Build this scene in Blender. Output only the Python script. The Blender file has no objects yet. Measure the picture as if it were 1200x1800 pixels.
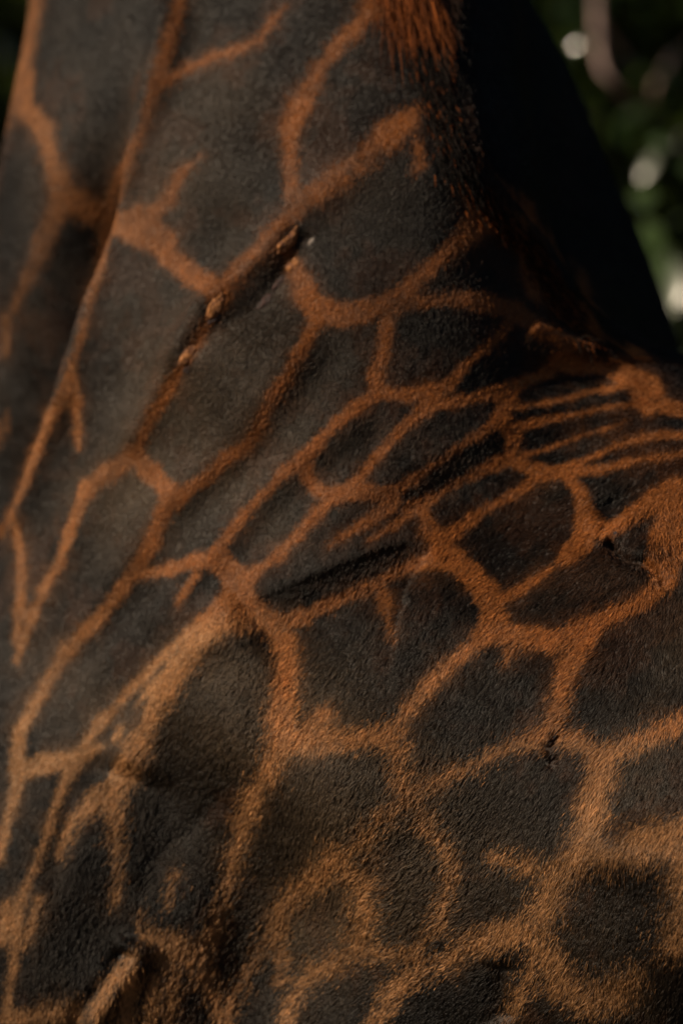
import bpy, math, random
import numpy as np
from mathutils import Vector

rng = np.random.default_rng(7)
random.seed(7)
SC = bpy.context.scene
COL = SC.collection

# ------------------------------------------------------------------ camera
CAM_D, CAM_Z, PPM = 5.0, 2.6, 1600.0          # metres to the focal plane, height, photo pixels per metre there
cam = bpy.data.cameras.new('camera')
cam_o = bpy.data.objects.new('camera', cam)
COL.objects.link(cam_o)
cam_o.location = (0, -CAM_D, CAM_Z)
cam_o.rotation_euler = (math.radians(90), 0, 0)
cam.sensor_fit = 'VERTICAL'
cam.sensor_height = 36.0
cam.sensor_width = 24.0
cam.lens = 36.0 * CAM_D / (1800.0 / PPM)
cam.clip_end = 2000
cam.dof.use_dof = True
cam.dof.focus_distance = 4.90
cam.dof.aperture_fstop = 2.0
cam.dof.aperture_blades = 0
SC.camera = cam_o

# ------------------------------------------------------------------ light
SUN = Vector((-0.79, -0.28, 0.57)).normalized()          # towards the sun
elev = math.asin(SUN.z)
world = bpy.data.worlds.new('World')
SC.world = world
world.use_nodes = True
wn = world.node_tree
bg = wn.nodes['Background']
sky = wn.nodes.new('ShaderNodeTexSky')
sky.sky_type = 'NISHITA'
sky.sun_disc = False
sky.sun_elevation = elev
sky.sun_rotation = math.atan2(SUN.x, SUN.y)
wn.links.new(sky.outputs[0], bg.inputs[0])
bg.inputs[1].default_value = 0.05
sun = bpy.data.lights.new('sun', 'SUN')
sun.energy = 5.0
sun.angle = math.radians(0.5)
sun.color = (1.0, 0.82, 0.60)
sun_o = bpy.data.objects.new('sun', sun)
COL.objects.link(sun_o)
sun_o.rotation_euler = SUN.to_track_quat('Z', 'Y').to_euler()
SC.view_settings.view_transform = 'Standard'
SC.view_settings.look = 'None'
SC.view_settings.exposure = 0.34
SC.view_settings.gamma = 1
SC.view_settings.use_curve_mapping = False


# ------------------------------------------------------------------ helpers
def tag(o, label=None, cat=None, group=None, kind=None):
    for k, v in (('label', label), ('category', cat), ('group', group), ('kind', kind)):
        if v:
            o[k] = v
    return o


def link(name, data, parent=None):
    o = bpy.data.objects.new(name, data)
    COL.objects.link(o)
    if parent:
        o.parent = parent
    return o


def mesh(name, v, f, m=None, smooth=True):
    me = bpy.data.meshes.new(name)
    me.from_pydata([tuple(map(float, p)) for p in v], [], [tuple(map(int, q)) for q in f])
    if m:
        me.materials.append(m)
    if smooth:
        me.polygons.foreach_set('use_smooth', [True] * len(me.polygons))
    me.update()
    return me


def mesh_np(name, V, F, m=None, smooth=True):
    """Fast mesh from arrays; F is (n, k) with k = 3 or 4."""
    me = bpy.data.meshes.new(name)
    n, k = F.shape
    me.vertices.add(len(V))
    me.vertices.foreach_set('co', np.ascontiguousarray(V, np.float32).ravel())
    me.loops.add(n * k)
    me.loops.foreach_set('vertex_index', np.ascontiguousarray(F, np.int32).ravel())
    me.polygons.add(n)
    me.polygons.foreach_set('loop_start', np.arange(0, n * k, k, dtype=np.int32))
    if smooth:
        me.polygons.foreach_set('use_smooth', np.ones(n, bool))
    if m:
        me.materials.append(m)
    me.update(calc_edges=True)
    return me


def project(P):
    """World points -> pixels of the 1200 x 1800 photograph."""
    d = P[:, 1] + CAM_D
    return np.stack([600 + P[:, 0] * CAM_D / d * PPM, 900 - (P[:, 2] - CAM_Z) * CAM_D / d * PPM], 1)


def unproject(px, py, y=0.0):
    s = (CAM_D + y) / CAM_D / PPM
    return np.array([(px - 600) * s, y, CAM_Z + (900 - py) * s])


def vnoise(P, freq, seed=0):
    """Smooth value noise in [-1, 1]."""
    Q = np.asarray(P, np.float64) * freq + 1000.0 + seed * 17.3
    I = np.floor(Q).astype(np.int64)
    T = Q - I
    T = T * T * (3 - 2 * T)
    out = np.zeros(len(Q))
    for dx in (0, 1):
        for dy in (0, 1):
            for dz in (0, 1):
                h = (I[:, 0] + dx) * 73856093 ^ (I[:, 1] + dy) * 19349663 ^ (I[:, 2] + dz) * 83492791 ^ (seed * 2654435)
                h = (h ^ (h >> 13)) * 1274126177 & 0x7fffffff
                h = (h ^ (h >> 16)) & 0xffff
                w = (T[:, 0] if dx else 1 - T[:, 0]) * (T[:, 1] if dy else 1 - T[:, 1]) * (T[:, 2] if dz else 1 - T[:, 2])
                out += w * (h / 32767.5 - 1)
    return out


def sstep(a, b, x):
    t = np.clip((x - a) / (b - a), 0, 1)
    return t * t * (3 - 2 * t)


def mat(name):
    m = bpy.data.materials.new(name)
    m.use_nodes = True
    return m, m.node_tree.nodes, m.node_tree.links, m.node_tree.nodes['Principled BSDF']


# ------------------------------------------------------------------ ground
m, N, L, P = mat('dry_soil')
n1 = N.new('ShaderNodeTexNoise'); n1.inputs['Scale'].default_value = 1.7; n1.inputs['Detail'].default_value = 9
r1 = N.new('ShaderNodeValToRGB')
r1.color_ramp.elements[0].color = (0.035, 0.028, 0.018, 1); r1.color_ramp.elements[1].color = (0.10, 0.075, 0.045, 1)
tc = N.new('ShaderNodeTexCoord')
L.new(tc.outputs['Object'], n1.inputs['Vector']); L.new(n1.outputs['Fac'], r1.inputs['Fac']); L.new(r1.outputs['Color'], P.inputs['Base Color'])
bp = N.new('ShaderNodeBump'); bp.inputs['Strength'].default_value = 0.5; L.new(n1.outputs['Fac'], bp.inputs['Height']); L.new(bp.outputs['Normal'], P.inputs['Normal'])
P.inputs['Roughness'].default_value = 0.95
g = link('ground', mesh('ground', [(-600, -600, 0), (600, -600, 0), (600, 900, 0), (-600, 900, 0)], [(0, 1, 2, 3)], m))
tag(g, kind='structure')

# ------------------------------------------------------------------ trees: a grove behind the animal, with unseen trees added around to block light
m, N, L, P = mat('leaf')
gi = N.new('ShaderNodeNewGeometry'); rp = N.new('ShaderNodeValToRGB')
rp.color_ramp.elements[0].color = (0.012, 0.026, 0.004, 1); rp.color_ramp.elements[1].color = (0.036, 0.054, 0.008, 1)
L.new(gi.outputs['Random Per Island'], rp.inputs['Fac']); L.new(rp.outputs['Color'], P.inputs['Base Color'])
P.inputs['Roughness'].default_value = 0.13; P.inputs['Specular IOR Level'].default_value = 0.34
LEAF = m
m, N, L, P = mat('bark')
nb = N.new('ShaderNodeTexNoise'); nb.inputs['Scale'].default_value = 14; nb.inputs['Detail'].default_value = 8
tb = N.new('ShaderNodeTexCoord'); mb = N.new('ShaderNodeMapping'); mb.inputs['Scale'].default_value = (1, 1, 0.2)
L.new(tb.outputs['Object'], mb.inputs['Vector']); L.new(mb.outputs['Vector'], nb.inputs['Vector'])
rb = N.new('ShaderNodeValToRGB'); rb.color_ramp.elements[0].color = (0.05, 0.035, 0.025, 1); rb.color_ramp.elements[1].color = (0.26, 0.19, 0.15, 1)
L.new(nb.outputs['Fac'], rb.inputs['Fac']); L.new(rb.outputs['Color'], P.inputs['Base Color']); P.inputs['Roughness'].default_value = 0.85
bb = N.new('ShaderNodeBump'); bb.inputs['Distance'].default_value = 0.02; L.new(nb.outputs['Fac'], bb.inputs['Height']); L.new(bb.outputs['Normal'], P.inputs['Normal'])
BARK = m


def tube(pts, rad, seg=9):
    V, F = [], []
    pts = [Vector(p) for p in pts]
    for i, p in enumerate(pts):
        d = (pts[min(i + 1, len(pts) - 1)] - pts[max(i - 1, 0)]).normalized()
        a = d.orthogonal().normalized(); b = d.cross(a)
        for k in range(seg):
            t = 2 * math.pi * k / seg
            V.append(p + (a * math.cos(t) + b * math.sin(t)) * rad[i])
    for i in range(len(pts) - 1):
        for k in range(seg):
            F.append((i * seg + k, i * seg + (k + 1) % seg, (i + 1) * seg + (k + 1) % seg, (i + 1) * seg + k))
    F.append(tuple(range(seg))[::-1]); F.append(tuple(range((len(pts) - 1) * seg, len(pts) * seg)))
    return V, F


def leaves(C, size, r):
    n = len(C)
    d = r.normal(size=(n, 3)); d[:, 2] -= 0.5; d /= np.linalg.norm(d, axis=1)[:, None]
    s = np.cross(d, r.normal(size=(n, 3))); s /= np.linalg.norm(s, axis=1)[:, None]
    u = np.cross(d, s)
    L_ = size * np.exp(0.25 * r.normal(size=(n, 1))); W = L_ * 0.24
    V = np.stack([C, C + d * L_ * .45 + s * W + u * L_ * .06, C + d * L_ * .5, C + d * L_ * .45 - s * W + u * L_ * .06, C + d * L_ - u * L_ * .08], 1).reshape(-1, 3)
    F = np.array([[0, 1, 2], [0, 2, 3], [1, 4, 2], [2, 4, 3]])
    return V, (F[None] + 5 * np.arange(n)[:, None, None]).reshape(-1, 3)


def make_tree(seed, height, spread, low, nclump, per, size):
    """Trunk, limbs and a leafy crown as mesh data, base at the origin."""
    r = np.random.default_rng(seed)
    tv, tf = tube([(0, 0, -0.1), (0.03, 0.02, height * .2), (0.1 * spread * r.normal(), .05, height * .42), (0.12 * spread * r.normal(), .1, height * .7)], [.24, .18, .14, .06], 12)
    limbs, ends = [], []
    for i in range(9):
        a = i * 2.4 + r.normal() * .3; h = height * r.uniform(.18, .55)
        p1 = np.array([math.cos(a), math.sin(a), 0]) * spread * r.uniform(.55, .95); p1[2] = h + height * r.uniform(.08, .35)
        mid = p1 * .5 + np.array([0, 0, h * .5 + .1])
        limbs.append(tube([(0, 0, h), mid, p1], [.09, .06, .02], 8)); ends.append(p1)
    cc = []
    while len(cc) < nclump:
        v = r.uniform(-1, 1, 3)
        if v @ v < 1:
            cc.append(np.array([v[0] * spread, v[1] * spread, low + (height - low) * (v[2] + 1) / 2]))
    C = np.concatenate([c + r.normal(size=(per, 3)) * np.array([.30, .30, .22]) * r.uniform(.7, 1.4) for c in cc])
    C = C[C[:, 2] > 0.3]
    lv, lf = leaves(C, size, r)
    return mesh('trunk', tv, tf, BARK), [mesh('limb', v, f, BARK) for v, f in limbs], mesh_np('crown', lv, lf, LEAF, False)


def put_tree(data, loc, rz, label, name='tree'):
    o = bpy.data.objects.new(name, None); COL.objects.link(o)
    o.location = loc; o.rotation_euler = (0, 0, rz)
    tag(o, label, 'tree', 'trees of the grove around the giraffe')
    link('trunk', data[0], o)
    for l in data[1]:
        link('limb', l, o)
    link('crown', data[2], o)
    return o


TA = make_tree(11, 8.0, 2.6, 0.6, 620, 110, 0.055)
TB = make_tree(12, 9.5, 3.0, 3.6, 160, 60, 0.10)
TC = make_tree(13, 9.0, 3.0, 0.5, 620, 70, 0.15)
t_back = put_tree(TA, (1.5, 5.0, 0), 1.3, 'blurred leafy tree with sunlit leaves and a pale curved twig behind the giraffe')
put_tree(TC, (-1.5, 7.2, 0), 2.1, 'dark shaded tree standing behind the neck of the giraffe')
put_tree(TC, (5.2, 7.0, 0), 3.6, 'unseen leafy tree added beyond the back of the giraffe to block the sky on its right')  # this and the next: added out of view to keep sky light off the far side
put_tree(TA, (4.6, 1.6, 0), 5.0, 'unseen leafy tree added beside the flank of the giraffe to block the sky on its right')
put_tree(TC, (2.4, 9.4, 0), 5.9, 'dark leafy tree deepest in the grove behind the sunlit leaves')
put_tree(TC, (2.6, -9.5, 0), 4.4, 'unseen leafy tree added behind the viewer, on the right, to block the sky')  # this and the next two: unseen, added to block sky light
put_tree(TC, (-2.8, -10.8, 0), 1.7, 'unseen leafy tree added behind the viewer, on the left, to block the sky')
put_tree(TA, (6.4, -4.6, 0), 3.0, 'unseen leafy tree added to the right of the viewer to block the sky')
put_tree(TB, (-5.2, 3.7, 0), 1.0, 'unseen tall tree added so that its crown shades the leaves behind the giraffe')  # out of view, placed towards the sun to shade the background leaves

# a sprig of the nearest tree: pale curved twigs and a few glossy leaves turned to the sun
def world_at(px, py, y):
    k = (CAM_D + y) / CAM_D / PPM
    return np.array([(px - 600) * k, y, CAM_Z + (900 - py) * k])


m, N, L, P = mat('pale_bark')
nb = N.new('ShaderNodeTexNoise'); nb.inputs['Scale'].default_value = 60; tb = N.new('ShaderNodeTexCoord'); rb = N.new('ShaderNodeValToRGB')
rb.color_ramp.elements[0].color = (0.14, 0.09, 0.075, 1); rb.color_ramp.elements[1].color = (0.36, 0.25, 0.22, 1)
L.new(tb.outputs['Object'], nb.inputs['Vector']); L.new(nb.outputs['Fac'], rb.inputs['Fac']); L.new(rb.outputs['Color'], P.inputs['Base Color']); P.inputs['Roughness'].default_value = 0.7
PALE = m
inv = t_back.matrix_basis.inverted()


def sprig_part(name, V, F, mm):
    o = link(name, mesh(name, [inv @ Vector(p) for p in V], F, mm), t_back)
    return o


for k, pts in enumerate([
        [(1046, -60, 3.1), (1048, 30, 3.0), (1050, 90, 2.95), (1060, 125, 2.9), (1083, 158, 2.9), (1120, 185, 3.0)],
        [(1048, 30, 3.0), (1068, 60, 3.05), (1085, 85, 3.1), (1100, 100, 3.1)],
        [(1230, 60, 3.2), (1180, 100, 3.1), (1150, 150, 3.1), (1140, 210, 3.2)]]):
    V_, F_ = tube([world_at(*p) for p in pts], [.008, .008, .0075, .007, .006, .004][:len(pts)] if len(pts) > 4 else [.006, .005, .005, .004], 8)
    sprig_part('twig', V_, F_, PALE)
r_ = np.random.default_rng(5)
for k, (px, py, y, sz, tilt) in enumerate([
        (1012, 76, 2.7, .034, 3), (1128, 126, 3.0, .020, 5), (1176, 112, 3.1, .020, 9), (1085, 218, 2.8, .022, 10), (1192, 384, 2.6, .030, 6), (978, 12, 2.7, .030, 9),
        (1140, 290, 2.9, .030, 22), (1130, 345, 2.7, .040, 26), (1145, 415, 2.7, .045, 24), (1110, 200, 3.2, .028, 18), (1185, 500, 2.6, .050, 16), (1160, 470, 2.8, .040, 22), (1190, 215, 3.2, .02, 12)]):
    if tilt < 14:
        sz *= 0.30; tilt += 5
    c = world_at(px, py, y)
    n_ = np.array(SUN) + (np.array([0, -CAM_D, CAM_Z]) - c) / np.linalg.norm(np.array([0, -CAM_D, CAM_Z]) - c)
    n_ = n_ / np.linalg.norm(n_) + math.tan(math.radians(tilt)) * r_.normal(size=3) * 0.6
    n_ /= np.linalg.norm(n_)
    d_ = np.cross(n_, r_.normal(size=3)); d_ /= np.linalg.norm(d_); s_ = np.cross(n_, d_)
    V_ = [c - d_ * sz, c - d_ * sz * .3 + s_ * sz * .45, c + d_ * sz * .4 + s_ * sz * .38, c + d_ * sz, c + d_ * sz * .4 - s_ * sz * .38, c - d_ * sz * .3 - s_ * sz * .45, c - n_ * sz * .03]
    sprig_part('leaf', V_, [(6, i, (i + 1) % 6) for i in range(6)], LEAF)

# ------------------------------------------------------------------ coat pattern (pale net between dark patches)
# each line: points (photo x, y, full width) traced along one strand of the net; baked onto the skin as its colour
NET = '''
62,0,30 45,90,34 20,160,40 0,215,40
50,130,36 40,185,40 75,220,40 85,270,36 100,310,40 122,352,60 160,370,50 196,385,40
112,345,40 78,420,42 55,480,36 35,520,22 15,560,20 5,620,24
318,0,24 300,60,24 285,110,26 275,145,30 262,190,22 240,250,18 215,300,20 200,340,22 192,400,26 178,460,20 158,530,18 145,590,18 128,640,22 115,690,26 90,730,26 65,790,22 45,850,18 20,900,16 0,940,12
128,660,20 135,710,18 138,760,12 140,790,5
278,150,18 330,118,16 380,98,16 425,85,16 455,70,16 480,35,13 500,12,9
196,400,36 240,397,76 280,420,60 300,455,44 335,480,44 365,500,40 385,525,36
262,385,40 298,350,24 318,305,14 335,290,7 352,272,3
735,190,26 710,215,48 680,242,58 640,280,48 600,310,46 555,340,42 515,375,40 470,425,40 425,475,42 390,515,40 380,545,28 330,630,24 300,680,20 270,730,22 250,770,24 235,800,30
515,350,34 510,290,32 510,230,36 530,180,44 560,120,38 590,85,34 620,55,32 650,20,38 690,0,50
650,10,50 720,15,50 770,40,40
735,255,24 738,285,20 728,300,14
830,290,24 835,340,34 850,380,56 830,400,50 790,440,36 755,470,34 725,500,36 690,530,40 650,545,46 600,555,50 560,545,50 535,510,46 520,475,40 505,440,28
850,380,56 900,400,50 925,430,40 930,470,36 940,510,40 980,540,36
690,535,40 740,530,30 800,525,34 850,530,40 900,545,44 950,580,40 1000,605,28 1035,615,16
980,540,30 1020,560,46 1050,590,26
900,560,36 880,590,22 850,615,20 815,645,20 790,675,26 760,690,34 720,695,26 680,690,34
680,560,36 675,620,36 660,660,38 665,690,34
560,560,40 545,590,30 525,625,28 500,670,28 480,700,26 460,740,26 435,785,28 400,805,28 365,840,26 330,860,30 305,880,44
665,690,36 630,715,34 590,745,28 560,780,26 530,810,36 500,830,22 460,870,20 430,905,18 400,945,22 375,975,36
235,800,40 190,830,42 155,860,34 140,890,26 125,935,24 105,990,22 75,1040,20 55,1085,24 40,1130,16 30,1165,10
235,800,40 265,830,46 295,860,44 290,900,36 270,950,36 240,1000,34 215,1035,30 180,1080,28 150,1110,30 120,1145,24 90,1190,22 60,1240,24 35,1290,30 30,1350,40
22,905,18 35,960,22 38,1020,24 35,1080,22 28,1130,12
250,1010,28 300,1000,26 345,985,34 385,985,48 420,1020,56 430,1060,60
345,1010,14 325,1042,9 312,1062,4
420,1030,46 390,1065,36 355,1095,28 330,1110,20 290,1150,16 255,1185,16 215,1230,18 180,1270,20 150,1310,24 120,1360,26 100,1410,18 85,1460,18 60,1530,18 35,1590,22 28,1640,30 25,1700,22 15,1760,16 8,1800,16
335,1142,6 300,1175,7 265,1212,6 240,1240,5
212,1280,8 200,1300,6
175,1315,24 130,1335,42 80,1342,44 35,1355,40 25,1400,22 8,1460,18 0,1510,14
70,1580,8 55,1630,11 42,1668,7
20,1600,46 5,1650,36
20,1790,34 80,1785,46 130,1785,46
440,1060,46 420,1085,60 385,1105,34 345,1130,38 320,1170,48 295,1210,50 265,1265,42 245,1310,44 220,1360,42 195,1400,56 160,1415,38 130,1440,22 115,1470,12 105,1500,6
200,1410,44 205,1440,36 207,1490,24 210,1540,16 200,1580,8
430,1070,66 480,1100,50 500,1130,50 505,1170,46 500,1220,50 495,1270,58 490,1310,58 470,1360,40 445,1400,36 430,1440,32 415,1490,28 400,1550,26 385,1600,28 375,1640,34 350,1680,46 300,1670,64 255,1640,28 250,1610,14
490,1095,36 530,1085,32 580,1060,28 640,1035,26 700,1005,26 740,990,30 765,985,40 800,985,48 830,1010,46 855,1040,50 870,1080,50 850,1120,48
675,1040,26 680,1075,24 685,1100,18 690,1125,8
850,1120,44 820,1145,34 785,1175,28 750,1205,26 720,1245,26 700,1275,36
575,1253,14 545,1280,32
500,1300,56 560,1300,52 620,1300,42 680,1290,48 695,1320,44 700,1370,44 715,1400,48
715,1400,44 670,1440,34 640,1480,36 600,1510,42 560,1540,42 520,1570,38 500,1600,36 480,1640,32 455,1680,26 430,1720,24 405,1760,22 395,1800,22
715,1400,44 760,1380,34 800,1360,32 860,1330,32 910,1310,36 950,1295,40 975,1270,44 985,1220,40 1000,1170,40 1020,1130,48 1040,1105,46
870,1110,50 920,1120,42 970,1125,42 1020,1110,46 1080,1080,36 1130,1055,34 1170,1020,46 1185,950,56 1190,870,76
895,1140,24 890,1165,8
975,1290,40 1020,1310,42 1060,1330,42 1100,1310,38 1150,1290,38 1200,1270,36 1240,1255,36
1050,1330,50 1060,1370,56 1040,1420,56 1030,1470,56 1010,1510,46 980,1540,46 960,1590,46 930,1630,56 880,1650,56 830,1660,46 780,1690,38 720,1720,38 690,1750,46 660,1800,38
1030,1490,50 1070,1500,56 1120,1490,66 1170,1480,76 1220,1460,70
865,1508,18 920,1522,22 970,1528,20 1010,1515,30
740,1430,36 765,1470,26 785,1500,26 795,1530,26 780,1580,26 770,1630,24 740,1660,26 700,1680,34
600,1520,36 635,1560,42 645,1610,42 635,1660,48 600,1690,38 560,1710,28 530,1735,26 510,1770,26 505,1800,24
640,1670,40 700,1680,36 760,1690,32
480,1640,16 492,1680,11 492,1725,6
930,1640,50 960,1690,46 990,1730,56 1040,1760,66 1080,1750,60 1110,1720,26
950,1660,40 930,1720,34 900,1780,26
1190,1500,50 1195,1570,34 1185,1660,60
760,690,34 750,715,36 700,760,24 665,800,22 630,845,24 590,870,36 555,860,30 540,835,26 535,815,30
590,870,30 560,900,24 525,940,24 490,975,26 450,1005,30 430,1030,40
590,870,36 650,865,38 690,870,38 720,845,24 760,820,18 800,790,18 840,765,20 880,735,36 890,700,48 870,692,40
760,710,30 810,705,24 850,695,30 900,680,28 960,655,24 985,632,42 1000,610,30
690,885,36 640,920,18 600,945,11 580,960,5
720,890,28 760,875,18 800,850,18 830,835,22 870,815,36 900,800,30
740,890,16 690,925,14 650,950,8
745,900,26 755,930,38 775,950,38 770,980,40
880,735,36 900,770,34 895,800,26
890,715,30 920,715,10 960,708,9 1010,697,11 1060,685,14 1100,680,20
900,755,24 930,745,15 980,735,13 1040,722,13 1090,712,16 1130,710,28 1170,715,36 1200,720,40
920,800,12 960,790,8 1010,770,6 1060,755,5 1100,740,4
990,822,16 1050,800,13 1080,785,13 1130,770,13 1170,765,13 1200,765,14
890,808,26 950,830,38 1000,830,28 1050,825,19 1100,812,17 1150,805,15 1200,798,15
1000,640,46 1060,648,22 1100,668,36 1150,690,36 1120,690,36 1140,720,36
1045,632,14 1100,650,20 1150,668,14
950,835,26 900,870,22 860,890,22 830,910,24 800,935,30 775,950,38
1000,840,26 1020,870,28 1030,910,44 1025,950,44 1000,975,34 985,988,14
968,1000,14 940,1020,18 915,1035,18 895,1045,22 872,1060,36
1030,910,36 1062,935,34 1090,922,26 1120,900,40 1155,880,56
1170,1020,46 1150,990,40 1165,940,56 1180,900,60
306,1540,4 302,1565,7 296,1590,3
272,1720,14 270,1750,14 262,1800,14
308,1720,18 303,1750,14 298,1800,12
355,1710,36 378,1760,34 392,1800,26
240,1672,14 215,1710,30 190,1740,34 170,1790,46
228,1715,30 218,1800,36
'''
RX0, RY0, RW, RH = -150, -150, 1500, 2100
DPX = np.full((RH, RW), 70.0, np.float32)
for line in NET.strip().splitlines():
    pts = [tuple(map(float, p.split(','))) for p in line.split()]
    pts = [(x, y, w - (3 if x > 880 and 690 < y < 830 else 0) - 9 * min(1, max(0, (w - 10) / 22))) for x, y, w in pts]      # fur combed over the edges widens them again
    for (x0, y0, w0), (x1, y1, w1) in zip(pts[:-1], pts[1:]):
        M = 70 + max(w0, w1) / 2
        ax, bx = int(max(0, min(x0, x1) - M - RX0)), int(min(RW, max(x0, x1) + M - RX0))
        ay, by = int(max(0, min(y0, y1) - M - RY0)), int(min(RH, max(y0, y1) + M - RY0))
        if ax >= bx or ay >= by:
            continue
        X, Y = np.meshgrid(np.arange(ax, bx) + RX0, np.arange(ay, by) + RY0)
        dx, dy = x1 - x0, y1 - y0
        t = np.clip(((X - x0) * dx + (Y - y0) * dy) / (dx * dx + dy * dy + 1e-6), 0, 1)
        d = np.hypot(X - x0 - t * dx, Y - y0 - t * dy) - (w0 + (w1 - w0) * t) / 2
        S = DPX[ay:by, ax:bx]
        k = 9.0                                            # rounded junctions
        h = np.clip(k - np.abs(S - d), 0, None) / k
        DPX[ay:by, ax:bx] = np.minimum(S, d) - h * h * k * 0.25


def sample(R, uv):
    x = np.clip(uv[:, 0] - RX0, 0, RW - 2.001); y = np.clip(uv[:, 1] - RY0, 0, RH - 2.001)
    i, j = x.astype(int), y.astype(int)
    fx, fy = x - i, y - j
    return (R[j, i] * (1 - fx) + R[j, i + 1] * fx) * (1 - fy) + (R[j + 1, i] * (1 - fx) + R[j + 1, i + 1] * fx) * fy


def poly_signed(uv, pts):
    """Distance to a polyline, signed (+ on its right when walking, y down), and the arc fraction."""
    best = np.full(len(uv), 1e9); sg = np.ones(len(uv)); fr = np.zeros(len(uv))
    pts = np.array(pts, float)
    ln = np.hypot(*np.diff(pts[:, :2], axis=0).T); tot = ln.sum(); acc = 0
    for (a, b, l) in zip(pts[:-1], pts[1:], ln):
        d = b[:2] - a[:2]
        t = np.clip(((uv - a[:2]) @ d) / (l * l), 0, 1)
        q = uv - a[:2] - t[:, None] * d
        dist = np.hypot(q[:, 0], q[:, 1])
        s = np.sign(d[0] * (uv[:, 1] - a[1]) - d[1] * (uv[:, 0] - a[0]))
        k = dist < best
        best[k] = dist[k]; sg[k] = s[k]; fr[k] = ((acc + t * l) / tot)[k]
        acc += l
    return best, sg, fr


# Voronoi patches for skin the photograph does not show
VS = rng.uniform((-2.6, -1.6, 0.3), (2.8, 3.2, 5.6), (9000, 3))


def voronoi_d(P):
    from mathutils import kdtree
    kd = kdtree.KDTree(len(VS))
    for i, p in enumerate(VS):
        kd.insert(p, i)
    kd.balance()
    out = np.empty(len(P))
    for i, p in enumerate(P):
        r = kd.find_n(p, 2)
        out[i] = (r[1][2] - r[0][2]) * 0.5
    return out * PPM - 16


CREST = [(800, -150), (800, 60), (812, 170), (842, 280), (880, 330), (960, 430), (1030, 540), (1060, 600), (1120, 640), (1260, 700)]


def edge_noise(P, pix):
    """Ragged outline of the patches, raggeder low on the shoulder (photo pixels)."""
    k = 0.8 + 1.0 * sstep(1050, 1400, pix[:, 1]) * sstep(60, 220, pix[:, 0])
    return (vnoise(P, 28, 2) * 3.0 + vnoise(P, 60, 3) * 3.0 + vnoise(P, 150, 4) * 2.5) * k


# ------------------------------------------------------------------ giraffe body: one signed distance field, one skin
TT, TN = math.radians(33), math.radians(58)
FT = np.array([-math.cos(TT), math.sin(TT), 0]); LT = np.array([-math.sin(TT), -math.cos(TT), 0])
FN = np.array([-math.cos(TN), math.sin(TN), 0]); LN = np.array([-math.sin(TN), -math.cos(TN), 0])
A0 = np.array([0.13, 0.40, 2.36])                       # middle of the chest between the shoulders

H = 0.02
LO = np.array([-2.3, -1.5, -0.02]); HI = np.array([2.2, 2.6, 5.2])
nx, ny, nz = ((HI - LO) / H).astype(int)
gx = (LO[0] + H * np.arange(nx)).astype(np.float32)
gy = (LO[1] + H * np.arange(ny)).astype(np.float32)
gz = (LO[2] + H * np.arange(nz)).astype(np.float32)
FIELD = np.full((nx, ny, nz), 0.5, np.float32)


def box_of(c, r):
    a = np.maximum(((np.array(c) - r - LO) / H).astype(int), 0)
    b = np.minimum(((np.array(c) + r - LO) / H).astype(int) + 2, (nx, ny, nz))
    return tuple(slice(i, j) for i, j in zip(a, b))


def blend(sl, d, k):
    S = FIELD[sl]
    h = np.clip(k - np.abs(S - d), 0, None) / k
    FIELD[sl] = np.minimum(S, d) - h * h * k * 0.25


def ell(c, r, ax=(FT, LT), k=0.1, up=None):
    """Ellipsoid with semi-axes r along (forward, lateral, up)."""
    c = np.array(c); f, l = np.array(ax[0], float), np.array(ax[1], float)
    u = np.cross(f, l) if up is None else np.array(up)
    sl = box_of(c, max(r) + 0.3)
    X, Y, Z = np.meshgrid(gx[sl[0]] - c[0], gy[sl[1]] - c[1], gz[sl[2]] - c[2], indexing='ij', sparse=True)
    a = X * f[0] + Y * f[1] + Z * f[2]; b = X * l[0] + Y * l[1] + Z * l[2]; w = X * u[0] + Y * u[1] + Z * u[2]
    k0 = np.sqrt((a / r[0]) ** 2 + (b / r[1]) ** 2 + (w / r[2]) ** 2)
    k1 = np.sqrt((a / r[0] ** 2) ** 2 + (b / r[1] ** 2) ** 2 + (w / r[2] ** 2) ** 2) + 1e-6
    blend(sl, (k0 * (k0 - 1) / k1).astype(np.float32), k)


def cone(p, q, r0, r1, k=0.06):
    p, q = np.array(p, float), np.array(q, float)
    c = (p + q) / 2
    sl = box_of(c, np.abs(q - p) / 2 + max(r0, r1) + 0.2)
    X, Y, Z = np.meshgrid(gx[sl[0]] - p[0], gy[sl[1]] - p[1], gz[sl[2]] - p[2], indexing='ij', sparse=True)
    d = q - p
    t = np.clip((X * d[0] + Y * d[1] + Z * d[2]) / (d @ d), 0, 1)
    dist = np.sqrt((X - t * d[0]) ** 2 + (Y - t * d[1]) ** 2 + (Z - t * d[2]) ** 2) - (r0 + (r1 - r0) * t)
    blend(sl, dist.astype(np.float32), k)


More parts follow.
